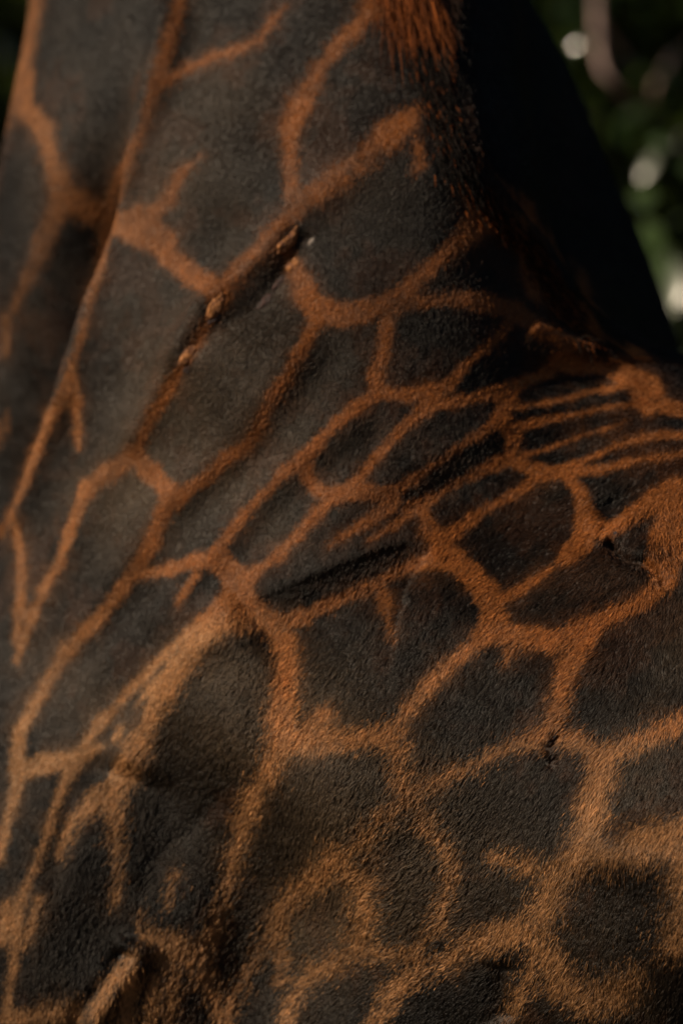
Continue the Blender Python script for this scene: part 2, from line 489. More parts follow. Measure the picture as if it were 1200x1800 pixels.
def neck(levels, k=0.1):
    """Elliptical tube: (z, centre x, centre y, half depth along FN, half width)."""
    Lv = np.array(levels)
    z0, z1 = Lv[0, 0], Lv[-1, 0]
    k0 = int((z0 - LO[2]) / H); k1 = int((z1 - LO[2]) / H)
    for kz in range(k0, k1):
        z = gz[kz]
        cx, cy, a, b = (np.interp(z, Lv[:, 0], Lv[:, i]) for i in (1, 2, 3, 4))
        sl = box_of((cx, cy, z), np.array([0.8, 0.8, 0.0]))
        X, Y = np.meshgrid(gx[sl[0]] - cx, gy[sl[1]] - cy, indexing='ij', sparse=True)
        f = X * FN[0] + Y * FN[1]; l = X * LN[0] + Y * LN[1]
        bb = b * (1 - 0.28 * np.clip(-f / a, -0.2, 1))      # narrower towards the crest
        q0 = np.sqrt((f / a) ** 2 + (l / bb) ** 2)
        q1 = np.sqrt((f / a ** 2) ** 2 + (l / bb ** 2) ** 2) + 1e-6
        d = q0 * (q0 - 1) / q1
        e = max(0.0, z0 + 0.08 - z, z - (z1 - 0.08))         # soft ends
        sl2 = (sl[0], sl[1], slice(kz, kz + 1))
        blend(sl2, (d + e)[:, :, None].astype(np.float32), k)


back = lambda s, z, l=0.0: A0 - FT * s + LT * l + np.array([0, 0, z])
ell(back(0.75, -0.22), (1.05, 0.40, 0.46), k=0.1)                    # ribcage
ell(back(1.35, -0.18), (0.50, 0.36, 0.42), k=0.15)                   # hindquarters
ell(back(0.10, -0.05), (0.48, 0.36, 0.50), k=0.12)                   # forequarters
ell(back(0.12, 0.12), (0.50, 0.16, 0.27), k=0.12)                    # withers
ell(back(0.05, -0.25, 0.22), (0.27, 0.13, 0.44), k=0.08)             # near shoulder blade
ell(back(0.05, -0.25, -0.22), (0.27, 0.13, 0.44), k=0.08)            # far shoulder blade
ell(back(-0.36, -0.42), (0.24, 0.26, 0.30), k=0.12)                  # brisket
neck([(2.15, -0.12, 0.46, 0.36, 0.30), (2.5, -0.09, 0.45, 0.43, 0.33), (2.8, -0.06, 0.47, 0.42, 0.32), (3.0, -0.078, 0.52, 0.452, 0.29),
      (3.21, -0.073, 0.59, 0.40, 0.265), (3.45, -0.11, 0.63, 0.34, 0.22), (4.0, -0.22, 0.70, 0.24, 0.17), (4.55, -0.36, 0.80, 0.18, 0.14)], k=0.14)
EX, EY = (-1, 0, 0), (0, -1, 0)
ell((0.085, 0.68, 2.85), (0.262, 0.24, 0.46), ax=(EX, EY), k=0.12)     # far side of the neck base
ell((0.17, 0.70, 2.65), (0.275, 0.24, 0.40), ax=(EX, EY), k=0.08)
ell((-0.26, 0.42, 2.05), (0.36, 0.34, 0.42), ax=(EX, EY), k=0.12)     # breast
# head, held above the frame
hd = np.array([-0.40, 0.86, 4.62]); fh = np.array([-0.62, 0.62, -0.48]); fh /= np.linalg.norm(fh)
cone(hd, hd + fh * 0.30, 0.15, 0.11); cone(hd + fh * 0.30, hd + fh * 0.62, 0.11, 0.085); cone(hd + fh * 0.58 - np.array([0, 0, 0.03]), hd + fh * 0.66, 0.08, 0.075)
for s in (-1, 1):
    q = hd + LN * s * 0.09 - fh * 0.02
    cone(q, q + np.array([0.03, -0.03, 0.26]), 0.035, 0.045, 0.04)   # ossicone
    cone(hd + LN * s * 0.12 - fh * 0.08, hd + LN * s * 0.30 - fh * 0.12 + np.array([0, 0, 0.04]), 0.045, 0.02, 0.03)   # ear


def leg(s, l, front):
    top = back(s, -0.45, l); top[2] = 1.95
    g0 = back(s, 0, l * 0.85)
    if front:
        pts = [(top, 0.19), (g0 * (1, 1, 0) + (0, 0, 1.45), 0.115), (g0 * (1, 1, 0) + (0, 0, 0.88), 0.085), (g0 * (1, 1, 0) + (0, 0, 0.80), 0.085),
               (g0 * (1, 1, 0) + (0, 0, 0.25), 0.055), (g0 * (1, 1, 0) + FT * 0.03 + (0, 0, 0.14), 0.06), (g0 * (1, 1, 0) + FT * 0.06 + (0, 0, 0.07), 0.075)]
    else:
        b = g0 * (1, 1, 0)
        pts = [(top, 0.24), (b + FT * 0.10 + (0, 0, 1.42), 0.14), (b - FT * 0.12 + (0, 0, 0.86), 0.08), (b - FT * 0.10 + (0, 0, 0.74), 0.07),
               (b - FT * 0.06 + (0, 0, 0.25), 0.052), (b - FT * 0.03 + (0, 0, 0.14), 0.06), (b + (0, 0, 0.07), 0.075)]
    for (p, r), (q, r2) in zip(pts[:-1], pts[1:]):
        cone(p, q, r, r2, 0.07)


for s, f in ((0.05, True), (1.42, False)):
    for l in (-0.20, 0.20):
        leg(s, l, f)
tail0 = back(1.82, 0.05)
cone(tail0, tail0 - FT * 0.12 - np.array([0, 0, 0.35]), 0.05, 0.03); cone(tail0 - FT * 0.12 - np.array([0, 0, 0.35]), tail0 - FT * 0.12 - np.array([0, 0, 0.95]), 0.03, 0.025)


def surface_nets(Fd):
    S = Fd < 0
    c = np.zeros(tuple(n - 1 for n in Fd.shape), np.uint8)
    cr = [(i, j, k) for i in (0, 1) for j in (0, 1) for k in (0, 1)]
    for i, j, k in cr:
        c += S[i:Fd.shape[0] - 1 + i, j:Fd.shape[1] - 1 + j, k:Fd.shape[2] - 1 + k]
    act = np.argwhere((c > 0) & (c < 8))
    idx = np.full(c.shape, -1, np.int32)
    idx[tuple(act.T)] = np.arange(len(act))
    acc = np.zeros((len(act), 3)); cnt = np.zeros(len(act))
    for a in cr:
        for ax in range(3):
            if a[ax]:
                continue
            b = list(a); b[ax] = 1
            va = Fd[tuple((act + a).T)]; vb = Fd[tuple((act + b).T)]
            k = (va < 0) != (vb < 0)
            t = np.where(k, va / np.where(k, va - vb, 1), 0)
            p = np.array(a, float)[None].repeat(len(act), 0); p[:, ax] = t
            acc[k] += p[k]; cnt[k] += 1
    V = LO + H * (act + acc / cnt[:, None])
    quads = []
    for ax in range(3):
        o = [0, 0, 0]; o[ax] = 1
        A = S[:S.shape[0] - o[0], :S.shape[1] - o[1], :S.shape[2] - o[2]]; B = S[o[0]:, o[1]:, o[2]:]
        e = np.argwhere(A != B)
        u, v = (ax + 1) % 3, (ax + 2) % 3
        e = e[(e[:, u] > 0) & (e[:, v] > 0)]
        e = e[(e[:, u] < c.shape[u]) & (e[:, v] < c.shape[v])]
        du = np.zeros(3, int); du[u] = 1; dv = np.zeros(3, int); dv[v] = 1
        q = np.stack([idx[tuple((e - du - dv).T)], idx[tuple((e - dv).T)], idx[tuple(e.T)], idx[tuple((e - du).T)]], 1)
        ins = A[tuple(e.T)]
        q[~ins] = q[~ins][:, ::-1]
        quads.append(q)
    Q = np.concatenate(quads)
    return V, Q[(Q >= 0).all(1)]


V, Q = surface_nets(FIELD)
del FIELD
skin0 = mesh_np('skin_cage', V, Q)
tmp = link('skin_cage', skin0)
sm = tmp.modifiers.new('s', 'SMOOTH'); sm.factor = 0.5; sm.iterations = 6
sb = tmp.modifiers.new('d', 'SUBSURF'); sb.levels = 2; sb.render_levels = 2
dg = bpy.context.evaluated_depsgraph_get()
body_me = bpy.data.meshes.new_from_object(tmp.evaluated_get(dg))
bpy.data.objects.remove(tmp); bpy.data.meshes.remove(skin0)
nv = len(body_me.vertices)
co = np.empty(nv * 3, np.float32); body_me.vertices.foreach_get('co', co); co = co.reshape(-1, 3).astype(float)
no = np.empty(nv * 3, np.float32); body_me.vertex_normals.foreach_get('vector', no); no = no.reshape(-1, 3).astype(float)
uv = project(co)
view = np.array([0, -CAM_D, CAM_Z]) - co; view /= np.linalg.norm(view, axis=1)[:, None]
facing = (no * view).sum(1)
front = sstep(0.02, 0.2, facing) * sstep(-90, -30, uv[:, 0]) * sstep(1290, 1230, uv[:, 0]) * sstep(-90, -30, uv[:, 1]) * sstep(1890, 1830, uv[:, 1]) * (co[:, 1] < 1.1)

# ---- muscles, folds and creases of the skin (metres along the normal)
RIDGE = [((800, 150), 0, 0)]
disp = np.zeros(nv)


def ridge(pts, w, amp, start=0.08):
    global disp
    d, s, f = poly_signed(uv, pts)
    taper = sstep(0, start, f) * sstep(1.0, 0.9, f)
    disp += amp * np.exp(-(d / w) ** 2) * taper


def fold(pts, edge, fall, amp):
    """The right-hand side of the line drops below the left-hand side, then comes back."""
    global disp
    d, s, f = poly_signed(uv, pts)
    sd = d * s
    taper = sstep(0, 0.35, f) * sstep(1.0, 0.8, f)
    disp += amp * taper * (-(1 - (1 - np.clip(sd / fall, 0, 1)) ** 2) * np.exp(-np.clip(sd - fall, 0, None) / (0.9 * fall)) + 0.12 * np.exp(-(np.clip(-sd, 0, None) / fall) ** 2) * (sd < 0))


def bump(x, y, rx, ry, amp, ang=0.0):
    global disp
    c, s = math.cos(ang), math.sin(ang)
    u = (uv[:, 0] - x) * c + (uv[:, 1] - y) * s; v = -(uv[:, 0] - x) * s + (uv[:, 1] - y) * c
    disp += amp * np.exp(-(u / rx) ** 2 - (v / ry) ** 2)


fold([(790, 985), (750, 945), (700, 942), (620, 975), (560, 1005), (480, 1040), (430, 1062), (390, 1095)][::-1], 14, 75, 0.014)
ridge([(445, 1070), (400, 1105), (350, 1130), (310, 1180), (280, 1235), (250, 1300), (225, 1370)], 60, 0.018)
ridge([(400, 1085), (345, 1110), (290, 1165), (230, 1240), (180, 1330), (130, 1400), (105, 1480), (80, 1580)], 24, -0.006)
ridge([(400, 1395), (350, 1440), (300, 1480), (262, 1520), (250, 1580)], 16, -0.003)
for k, (pts, w, amp) in enumerate([
        ([(20, 1330), (60, 1240), (120, 1145), (215, 1035), (285, 890), (400, 805), (500, 670), (580, 540)], 34, 0.008),
        ([(70, 1250), (140, 1160), (240, 1040), (320, 920), (430, 830), (540, 690), (620, 590)], 30, -0.008),
        ([(60, 1340), (150, 1210), (280, 1090), (380, 970), (470, 860), (580, 760), (680, 680)], 30, 0.007),
        ([(240, 1180), (340, 1070), (470, 920), (570, 830), (700, 740)], 26, -0.006),
        ([(60, 1100), (130, 920), (200, 830), (270, 730), (390, 545), (520, 380), (700, 230)], 40, 0.012),
        ([(30, 1060), (90, 900), (150, 760), (230, 640), (330, 500), (440, 360)], 45, -0.012),
        ([(560, 900), (700, 830), (860, 740), (1000, 690), (1150, 690)], 22, 0.005),
        ([(640, 930), (780, 850), (900, 790), (1050, 745), (1200, 740)], 20, -0.005)]):
    ridge(pts, w, amp * 0.6, 0.15)
bump(170, 1620, 85, 120, -0.014, 0.2)
bump(840, 880, 240, 150, -0.032, -0.5); bump(480, 1720, 120, 120, -0.013); bump(300, 1440, 60, 80, -0.009, 0.4)
bump(420, 1260, 110, 120, 0.034); bump(620, 1380, 150, 130, 0.042); bump(690, 1560, 100, 140, 0.010)
bump(350, 1620, 60, 120, 0.012); bump(880, 1230, 160, 110, 0.006); bump(1120, 1500, 110, 60, 0.016)
ridge([(250, 1640), (235, 1690), (195, 1730), (165, 1780), (150, 1840)], 30, 0.013)
ridge([(225, 1660), (190, 1720), (150, 1770), (120, 1830)], 18, -0.012)
# vein-like ridges of the neck
ridge([(320, -40), (285, 110), (262, 190), (200, 340), (178, 460), (145, 590), (115, 690), (65, 790), (20, 900), (-30, 1000)], 26, 0.022)
ridge([(225, 120), (185, 250), (142, 370), (102, 480), (60, 600), (15, 735), (-30, 850), (-80, 980)], 52, -0.10, 0.4)
ridge([(520, 380), (470, 450), (400, 520), (360, 580), (320, 650), (270, 730), (230, 810)], 20, 0.008)
bump(512, 440, 34, 24, 0.004, -0.8); bump(380, 545, 30, 20, 0.004, -1.0); bump(332, 625, 30, 18, 0.003, -0.9)
ridge([(545, 400), (510, 470), (460, 540), (400, 590), (345, 640)], 18, -0.006)
bump(400, 640, 140, 120, 0.030, 0.8); bump(180, 700, 70, 140, 0.012); bump(240, 960, 60, 150, 0.010, 0.5); bump(380, 300, 80, 90, 0.008)
# withers and flank creases
fold([(960, 690), (900, 600), (960, 620), (1040, 625), (1110, 640)][1:], 9, 34, 0.012)
ridge([(930, 575), (985, 605), (1040, 616)], 16, 0.010)
fold([(1170, 850), (1035, 870), (1048, 905), (1062, 935)][1:][::-1], 8, 40, 0.010)
ridge([(1062, 935), (1095, 975), (1130, 985), (1150, 1000), (1172, 1030)], 9, -0.012)
bump(1140, 970, 30, 26, 0.010); bump(1062, 942, 12, 8, 0.006); bump(1090, 900, 40, 30, 0.010)
ridge([(985, 1285), (975, 1300), (962, 1318)], 6, -0.006); ridge([(978, 1328), (966, 1342)], 6, -0.005)
ridge([(880, 1690), (872, 1740), (880, 1800)], 24, -0.008)
bump(1250, 1840, 110, 130, -0.05)
disp += vnoise(co, 9, 21) * 0.004 + vnoise(co, 22, 22) * 0.0016 + vnoise(co, 60, 23) * 0.0005
co2 = co + no * (disp * front + (1 - front) * vnoise(co, 9, 21) * 0.004)[:, None]
body_me.vertices.foreach_set('co', co2.astype(np.float32).ravel()); body_me.update()
nn = np.empty(nv * 3, np.float32); body_me.vertex_normals.foreach_get('vector', nn); nn = nn.reshape(-1, 3).astype(float)
uv2 = project(co2)

# ---- coat colour with some painted light and shade, baked on the skin
DARK = np.array([0.052, 0.0355, 0.0220])
BLACKISH = np.array([0.0070, 0.0050, 0.0037])
BROWN_SHEEN = [(390, 670, 180, .9), (225, 890, 120, .75), (400, 1240, 120, 1.05), (610, 1390, 150, 1.0), (690, 1570, 130, .9), (560, 1640, 120, .8), (220, 170, 150, .15),
         (300, 330, 120, .3), (660, 370, 120, .25), (380, 190, 110, .3), (1140, 1370, 90, .6), (150, 1230, 80, .6), (880, 1440, 130, .3), (1195, 1150, 70, .5), (560, 1200, 90, .35), (480, 880, 110, .45), (1000, 1640, 110, .25)]  # spots where sheen is painted into the patches as browner coat


SHOULDER = [(1260, 640), (1000, 760), (760, 940), (600, 1000), (430, 1070), (330, 1140), (265, 1230), (215, 1330), (130, 1410), (90, 1520), (60, 1650), (30, 1850)]


def coat_color(P, pix, facv, rnd=None):
    """facv: signed pixel distance to the pale net (negative inside)."""
    n = len(P)
    if rnd is None:
        rnd = np.zeros(n)
    rd, rs, _ = poly_signed(pix, SHOULDER)
    sh = sstep(-10, 30, -rd * rs)                         # 1 on the shoulder, 0 on the neck
    crisp = np.exp(-((pix[:, 0] - 880) / 330) ** 2 - ((pix[:, 1] - 850) / 300) ** 2)
    soft = 4.0 - 2.2 * crisp + 6.0 * sstep(1000, 1350, pix[:, 1]) * sh + 3.5 * sstep(650, 300, pix[:, 1]) + 12.0 * np.exp(-((pix[:, 0] - 1070) / 170) ** 2 - ((pix[:, 1] - 1640) / 150) ** 2) + 6.0 * np.exp(-((pix[:, 0] - 590) / 130) ** 2 - ((pix[:, 1] - 1600) / 130) ** 2)
    f = sstep(4.5, -4.5, facv + rnd * soft)
    # rusty hairs stray into the patches near the net, dark ones into the net
    stray = np.clip(0.26 + 0.55 * vnoise(P, 17, 61) + 0.35 * vnoise(P, 75, 62), 0, 1)
    f = np.maximum(f, 0.55 * stray * np.exp(-np.clip(facv, 0, None) / 13.0))
    stray = stray * (1 - 0.75 * crisp) * (0.45 + 0.55 * np.maximum(sh, sstep(700, 500, pix[:, 1])))
    worn = np.clip(-0.02 + 0.38 * vnoise(P, 11, 63) + 0.45 * vnoise(P, 85, 64), 0, 0.75) * (1 - 0.7 * crisp) * (0.55 + 0.45 * sstep(650, 450, pix[:, 1]))
    f = f * (1 - worn)
    low = sstep(900, 1500, pix[:, 1]) * 0.9
    low = np.clip(low + 0.35 * sstep(400, 50, pix[:, 0]) - 0.25 * sstep(700, 1100, pix[:, 0]) * (pix[:, 1] < 1300), 0, 1)
    red = np.array([0.225, 0.078, 0.020]); tan = np.array([0.26, 0.132, 0.055])
    pale = red + (tan - red) * low[:, None]
    big = vnoise(P, 13, 31)
    pale = pale * (1.08 + 0.32 * big + 0.25 * vnoise(P, 45, 32))[:, None]
    pale = pale * (1 - 0.55 * np.exp(-((pix[:, 0] - 40) / 90) ** 2 - ((pix[:, 1] - 520) / 190) ** 2))[:, None]  # shade at the throat painted into the net colour
    # patches run from blackish to brown; sheen and shade are painted into that tone
    brown = np.zeros(n)
    for bx, by, br, bw in BROWN_SHEEN:
        brown += bw * np.exp(-((pix[:, 0] - bx) ** 2 + (pix[:, 1] - by) ** 2) / br ** 2)
    brown = np.clip(brown * (1 + 0.5 * vnoise(P, 8, 36)) + 0.2 * vnoise(P, 20, 38), 0, 1.2)
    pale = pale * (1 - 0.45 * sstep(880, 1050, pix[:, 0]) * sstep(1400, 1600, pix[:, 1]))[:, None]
    pale = pale * (1 + 0.55 * np.exp(-((pix[:, 0] - 500) / 80) ** 2 - ((pix[:, 1] - 1230) / 110) ** 2))[:, None]  # sunlit highlight of the shoulder painted into the net colour
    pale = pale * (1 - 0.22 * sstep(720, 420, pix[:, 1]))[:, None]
    pale = pale + (tan * 1.35 - pale) * (0.75 * np.exp(-(rd / 55) ** 2) * sstep(1060, 1130, pix[:, 1]) * sstep(1560, 1450, pix[:, 1]))[:, None]
    dark = BLACKISH + (DARK - BLACKISH) * brown[:, None]
    dark = dark * (1 + 0.25 * vnoise(P, 16, 33) + 0.15 * vnoise(P, 70, 37))[:, None]
    rust = sstep(0.15, 0.7, vnoise(P, 18, 34) + 0.5 * vnoise(P, 80, 35)) * 0.16
    dark = dark + (np.array([0.10, 0.036, 0.014]) - dark) * rust[:, None]
    return dark + (pale - dark) * f[:, None]


dpx = sample(DPX, uv2) + edge_noise(co2, uv2)
hid = front < 0.5
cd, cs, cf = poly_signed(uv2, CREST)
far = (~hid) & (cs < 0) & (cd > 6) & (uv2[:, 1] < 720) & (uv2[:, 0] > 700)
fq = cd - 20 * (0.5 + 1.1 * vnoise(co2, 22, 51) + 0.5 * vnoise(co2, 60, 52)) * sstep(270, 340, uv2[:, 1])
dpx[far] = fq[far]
vi = np.where(hid)[0]
dpx[vi] = voronoi_d(co2[vi]) + vnoise(co2[vi], 30, 5) * 6
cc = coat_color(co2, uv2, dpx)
cc[far] *= np.where(fq[far] > 6, 0.3, 1.0)[:, None]  # shade beyond the crest painted into the skin colour
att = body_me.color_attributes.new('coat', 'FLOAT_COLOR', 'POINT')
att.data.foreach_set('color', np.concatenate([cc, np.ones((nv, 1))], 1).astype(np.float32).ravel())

m, N, L, P = mat('giraffe_coat')
at = N.new('ShaderNodeAttribute'); at.attribute_name = 'coat'
tx = N.new('ShaderNodeTexCoord'); nz1 = N.new('ShaderNodeTexNoise'); nz1.inputs['Scale'].default_value = 420; nz1.inputs['Detail'].default_value = 3
L.new(tx.outputs['Object'], nz1.inputs['Vector'])
mx = N.new('ShaderNodeMixRGB'); mx.blend_type = 'MULTIPLY'; mx.inputs['Fac'].default_value = 0.6
L.new(at.outputs['Color'], mx.inputs['Color1']); L.new(nz1.outputs['Fac'], mx.inputs['Color2'])
L.new(mx.outputs['Color'], P.inputs['Base Color'])
P.inputs['Roughness'].default_value = 0.65; P.inputs['Specular IOR Level'].default_value = 0.25
bp = N.new('ShaderNodeBump'); bp.inputs['Strength'].default_value = 0.4; bp.inputs['Distance'].default_value = 0.003
L.new(nz1.outputs['Fac'], bp.inputs['Height']); L.new(bp.outputs['Normal'], P.inputs['Normal'])
body_me.materials.clear(); body_me.materials.append(m)
body_me.polygons.foreach_set('use_smooth', np.ones(len(body_me.polygons), bool))
body_me.name = 'body'

giraffe = bpy.data.objects.new('giraffe', None)
COL.objects.link(giraffe)
gloc = A0 * (1, 1, 0) - FT * 0.7
giraffe.location = gloc
tag(giraffe, 'dark brown giraffe with an orange net pattern, its shoulder and neck filling the picture', 'giraffe')


def part(name, data, kind=None, label=None):
    o = link(name, data, giraffe)
    o.matrix_parent_inverse.identity()
    o.location = -gloc
    return tag(o, label, kind=kind)


part('body', body_me)

# ---- fur: short strands rooted in the skin that the frame shows
nf = len(body_me.polygons)
ls = np.empty(len(body_me.loops), np.int32); body_me.loops.foreach_get('vertex_index', ls)
F4 = ls.reshape(-1, 4)
pc = co2[F4].mean(1); pn = nn[F4].mean(1); pn /= np.linalg.norm(pn, axis=1)[:, None]
pv = np.array([0, -CAM_D, CAM_Z]) - pc; pv /= np.linalg.norm(pv, axis=1)[:, None]
pu = project(pc)
ok = ((pn * pv).sum(1) > -0.25) & (pu[:, 0] > -160) & (pu[:, 0] < 1560) & (pu[:, 1] > -160) & (pu[:, 1] < 1960) & (pc[:, 1] < 1.2)
fi = np.where(ok)[0]
q = co2[F4[fi]]
area = 0.5 * np.linalg.norm(np.cross(q[:, 2] - q[:, 0], q[:, 3] - q[:, 1]), axis=1)
vis = np.clip((pn * pv).sum(1)[fi], 0.45, 1)
wgt = area * vis
NS = 1300000
pick = rng.choice(len(fi), NS, p=wgt / wgt.sum())
a, b = rng.random((NS, 1)), rng.random((NS, 1))
q = q[pick]
root = q[:, 0] * (1 - a) * (1 - b) + q[:, 1] * a * (1 - b) + q[:, 2] * a * b + q[:, 3] * (1 - a) * b
qn = nn[F4[fi[pick]]]
rn = qn[:, 0] * (1 - a) * (1 - b) + qn[:, 1] * a * (1 - b) + qn[:, 2] * a * b + qn[:, 3] * (1 - a) * b
rn /= np.linalg.norm(rn, axis=1)[:, None]
ru = project(root)


def comb(P, Nn, pix):
    """Lie of the coat: down and forward on the shoulder, along the stripes on the neck, steeper on the flank."""
    x, y = pix[:, 0], pix[:, 1]
    ang = np.full(len(P), math.radians(56.0))
    ang = ang + math.radians(22) * sstep(950, 1180, x) * sstep(700, 900, y) + math.radians(14) * sstep(700, 200, y)
    ang = ang - math.radians(22) * sstep(820, 1000, x) * sstep(950, 720, y) + math.radians(18) * sstep(420, 150, x)
    ang = ang + math.radians(16) * vnoise(P, 7, 41) + math.radians(12) * vnoise(P, 30, 42)
    d = np.stack([-np.cos(ang), 0.12 * np.ones(len(P)), -np.sin(ang)], 1)
    d -= Nn * (d * Nn).sum(1)[:, None]
    return d / (np.linalg.norm(d, axis=1)[:, None] + 1e-9)


t1 = comb(root, rn, ru)
clump = np.floor(np.stack([root @ np.array([0.8, 0, 0.6]), root[:, 1], root @ np.array([-0.6, 0, 0.8])], 1) / np.array([0.004, 0.006, 0.004])).astype(np.int64)
hsh = ((clump[:, 0] * 73856093 ^ clump[:, 1] * 19349663 ^ clump[:, 2] * 83492791) & 0xffff)
ctab = rng.normal(size=(65536, 3))
side = np.cross(rn, t1)
dirv = t1 + side * (0.15 * ctab[hsh, 0:1] + 0.15 * rng.normal(size=(NS, 1)))
dirv /= np.linalg.norm(dirv, axis=1)[:, None]
lift = np.clip(0.155 + 0.06 * ctab[hsh, 1:2] + 0.10 * rng.normal(size=(NS, 1)), 0.06, 0.7)
ln = 0.0074 * np.exp(0.22 * rng.normal(size=(NS, 1))) * (1 + 0.15 * ctab[hsh, 2:3])
ln = np.clip(ln, 0.004, 0.014)
tuft = (np.exp(-(poly_signed(ru, CREST)[0] / 22) ** 2) * (ru[:, 1] < 640))[:, None]
ln = ln * (1 - 0.50 * np.maximum(sstep(1000, 700, ru[:, 1]), sstep(-20, 20, (lambda q: q[0] * q[1])(poly_signed(ru, SHOULDER)))))[:, None]
ln = ln * (1 + 1.6 * tuft); lift = lift + 0.3 * tuft
p0 = root - rn * 0.0008
p1 = root + (dirv * 0.40 + rn * lift * 0.42) * ln
p2 = root + (dirv * 0.75 + rn * lift * 0.60) * ln
p3 = root + (dirv * 1.05 + rn * lift * 0.55) * ln
PT = np.stack([p0, p1, p2, p3], 1).reshape(-1, 3)
rm = p2 * 0.7 + root * 0.3
ru = project(rm)
sd_ = sample(DPX, ru) + edge_noise(rm, ru)
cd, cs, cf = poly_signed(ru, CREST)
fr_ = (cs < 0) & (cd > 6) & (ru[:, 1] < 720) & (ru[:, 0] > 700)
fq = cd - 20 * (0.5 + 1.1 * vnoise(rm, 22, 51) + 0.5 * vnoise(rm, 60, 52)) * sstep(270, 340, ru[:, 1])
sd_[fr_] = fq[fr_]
out_ = np.where((ru[:, 0] > 1258) | (ru[:, 0] < -58) | (ru[:, 1] > 1858) | (ru[:, 1] < -58))[0]
sd_[out_] = voronoi_d(rm[out_]) + vnoise(rm[out_], 30, 5) * 6
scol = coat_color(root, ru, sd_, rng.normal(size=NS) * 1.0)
scol[fr_] *= np.where(fq[fr_] > 6, 0.35, 1.0)[:, None]  # hairs beyond the crest get the same painted shade
scol = scol * np.exp(0.28 * rng.normal(size=(NS, 1)) + 0.12 * ctab[hsh, 1:2])


def curves(name, PT, npts, rad, col, m):
    n = len(PT) // npts
    hc = bpy.data.hair_curves.new(name)
    hc.add_curves([npts] * n)
    hc.attributes['position'].data.foreach_set('vector', np.ascontiguousarray(PT, np.float32).ravel())
    ra = hc.attributes.get('radius') or hc.attributes.new('radius', 'FLOAT', 'POINT')
    ra.data.foreach_set('value', np.ascontiguousarray(rad, np.float32).ravel())
    ca = hc.attributes.new('coat', 'FLOAT_COLOR', 'POINT')
    c4 = np.concatenate([col, np.ones((n, 1))], 1).astype(np.float32)
    ca.data.foreach_set('color', np.repeat(c4, npts, axis=0).ravel())
    hc.materials.append(m)
    return hc


m, N, L, P = mat('giraffe_hair')
at = N.new('ShaderNodeAttribute'); at.attribute_name = 'coat'
L.new(at.outputs['Color'], P.inputs['Base Color'])
P.inputs['Roughness'].default_value = 0.40; P.inputs['Specular IOR Level'].default_value = 0.17
HAIR = m
rad = np.tile(np.array([0.00024, 0.00024, 0.00018, 0.00005]), (NS, 1)) * np.exp(0.2 * rng.normal(size=(NS, 1)))
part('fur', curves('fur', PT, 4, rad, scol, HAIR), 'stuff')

# ---- mane: longer stiff hair along the crest of the neck
import bisect
bvh_me = body_me
from mathutils.bvhtree import BVHTree
near = np.where((uv2[:, 0] > -100) & (uv2[:, 0] < 1300) & (uv2[:, 1] > -150) & (uv2[:, 1] < 1950) & (co2[:, 1] < 1.2))[0]
keep = np.zeros(nv, bool); keep[near] = True
fk = F4[keep[F4].all(1)]
remap = np.full(nv, -1); remap[near] = np.arange(len(near))
BVH = BVHTree.FromPolygons([tuple(p) for p in co2[near]], [tuple(r) for r in remap[fk]])


def hit(px, py):
    o = Vector((0, -CAM_D, CAM_Z)); d = (Vector(unproject(px, py)) - o).normalized()
    h = BVH.ray_cast(o, d)
    return (np.array(h[0]), np.array(h[1])) if h[0] else (None, None)


MP, MC, ML = [], [], []
spine = [(750, -60, 1.0), (772, 0, 1.0), (782, 50, 0.95), (784, 100, 0.72), (796, 170, 0.55), (812, 230, 0.5), (832, 285, 0.6), (860, 340, 0.5), (905, 385, 0.45), (950, 430, 0.4), (985, 490, 0.45), (1020, 545, 0.5), (1050, 590, 0.45), (1080, 622, 0.25)]
for i in range(11000):
    u = rng.random() ** 1.15 * (len(spine) - 1.001)
    k = int(u); t = u - k
    x, y, w = (spine[k][c] * (1 - t) + spine[k + 1][c] * t for c in range(3))
    off = abs(rng.normal()) * 42 * w + 2
    p, n = hit(x - off - 2, y + rng.normal() * 5)
    if p is None:
        continue
    lnm = (rng.uniform(0.02, 0.05) if w > 0.7 else 0.020) * w ** 0.5 * math.exp(0.25 * rng.normal())
    dd = np.array([0.16, -0.10, -0.85]) + (0.42 if w > 0.7 else 0.6) * n + (0.10 if w > 0.7 else 0.16) * rng.normal(size=3)
    dd /= np.linalg.norm(dd)
    cdir = dd * 0.5 + np.array([-0.05, 0, -0.6])
    pts = [p - n * 0.002, p + dd * lnm * 0.35, p + dd * lnm * 0.62 + cdir * lnm * 0.12, p + dd * lnm * 0.72 + cdir * lnm * 0.40]
    MP.append(pts)
    base = np.array([0.26, 0.070, 0.014]) if (w > 0.9 or rng.random() < (0.45 if k >= 7 else 0.12)) else np.array([0.016, 0.010, 0.007])
    base = base * rng.uniform(0.10, 0.70)
    MC.append(base * math.exp(0.3 * rng.normal()))
MP = np.array(MP).reshape(-1, 3); MC = np.array(MC)
mr = np.tile(np.array([0.00042, 0.0004, 0.0003, 0.00006]), (len(MC), 1))
m, N, L, P = mat('mane_hair')
at = N.new('ShaderNodeAttribute'); at.attribute_name = 'coat'
L.new(at.outputs['Color'], P.inputs['Base Color'])
P.inputs['Roughness'].default_value = 0.6; P.inputs['Specular IOR Level'].default_value = 0.08
part('mane', curves('mane', MP, 4, mr, MC, m), 'stuff')

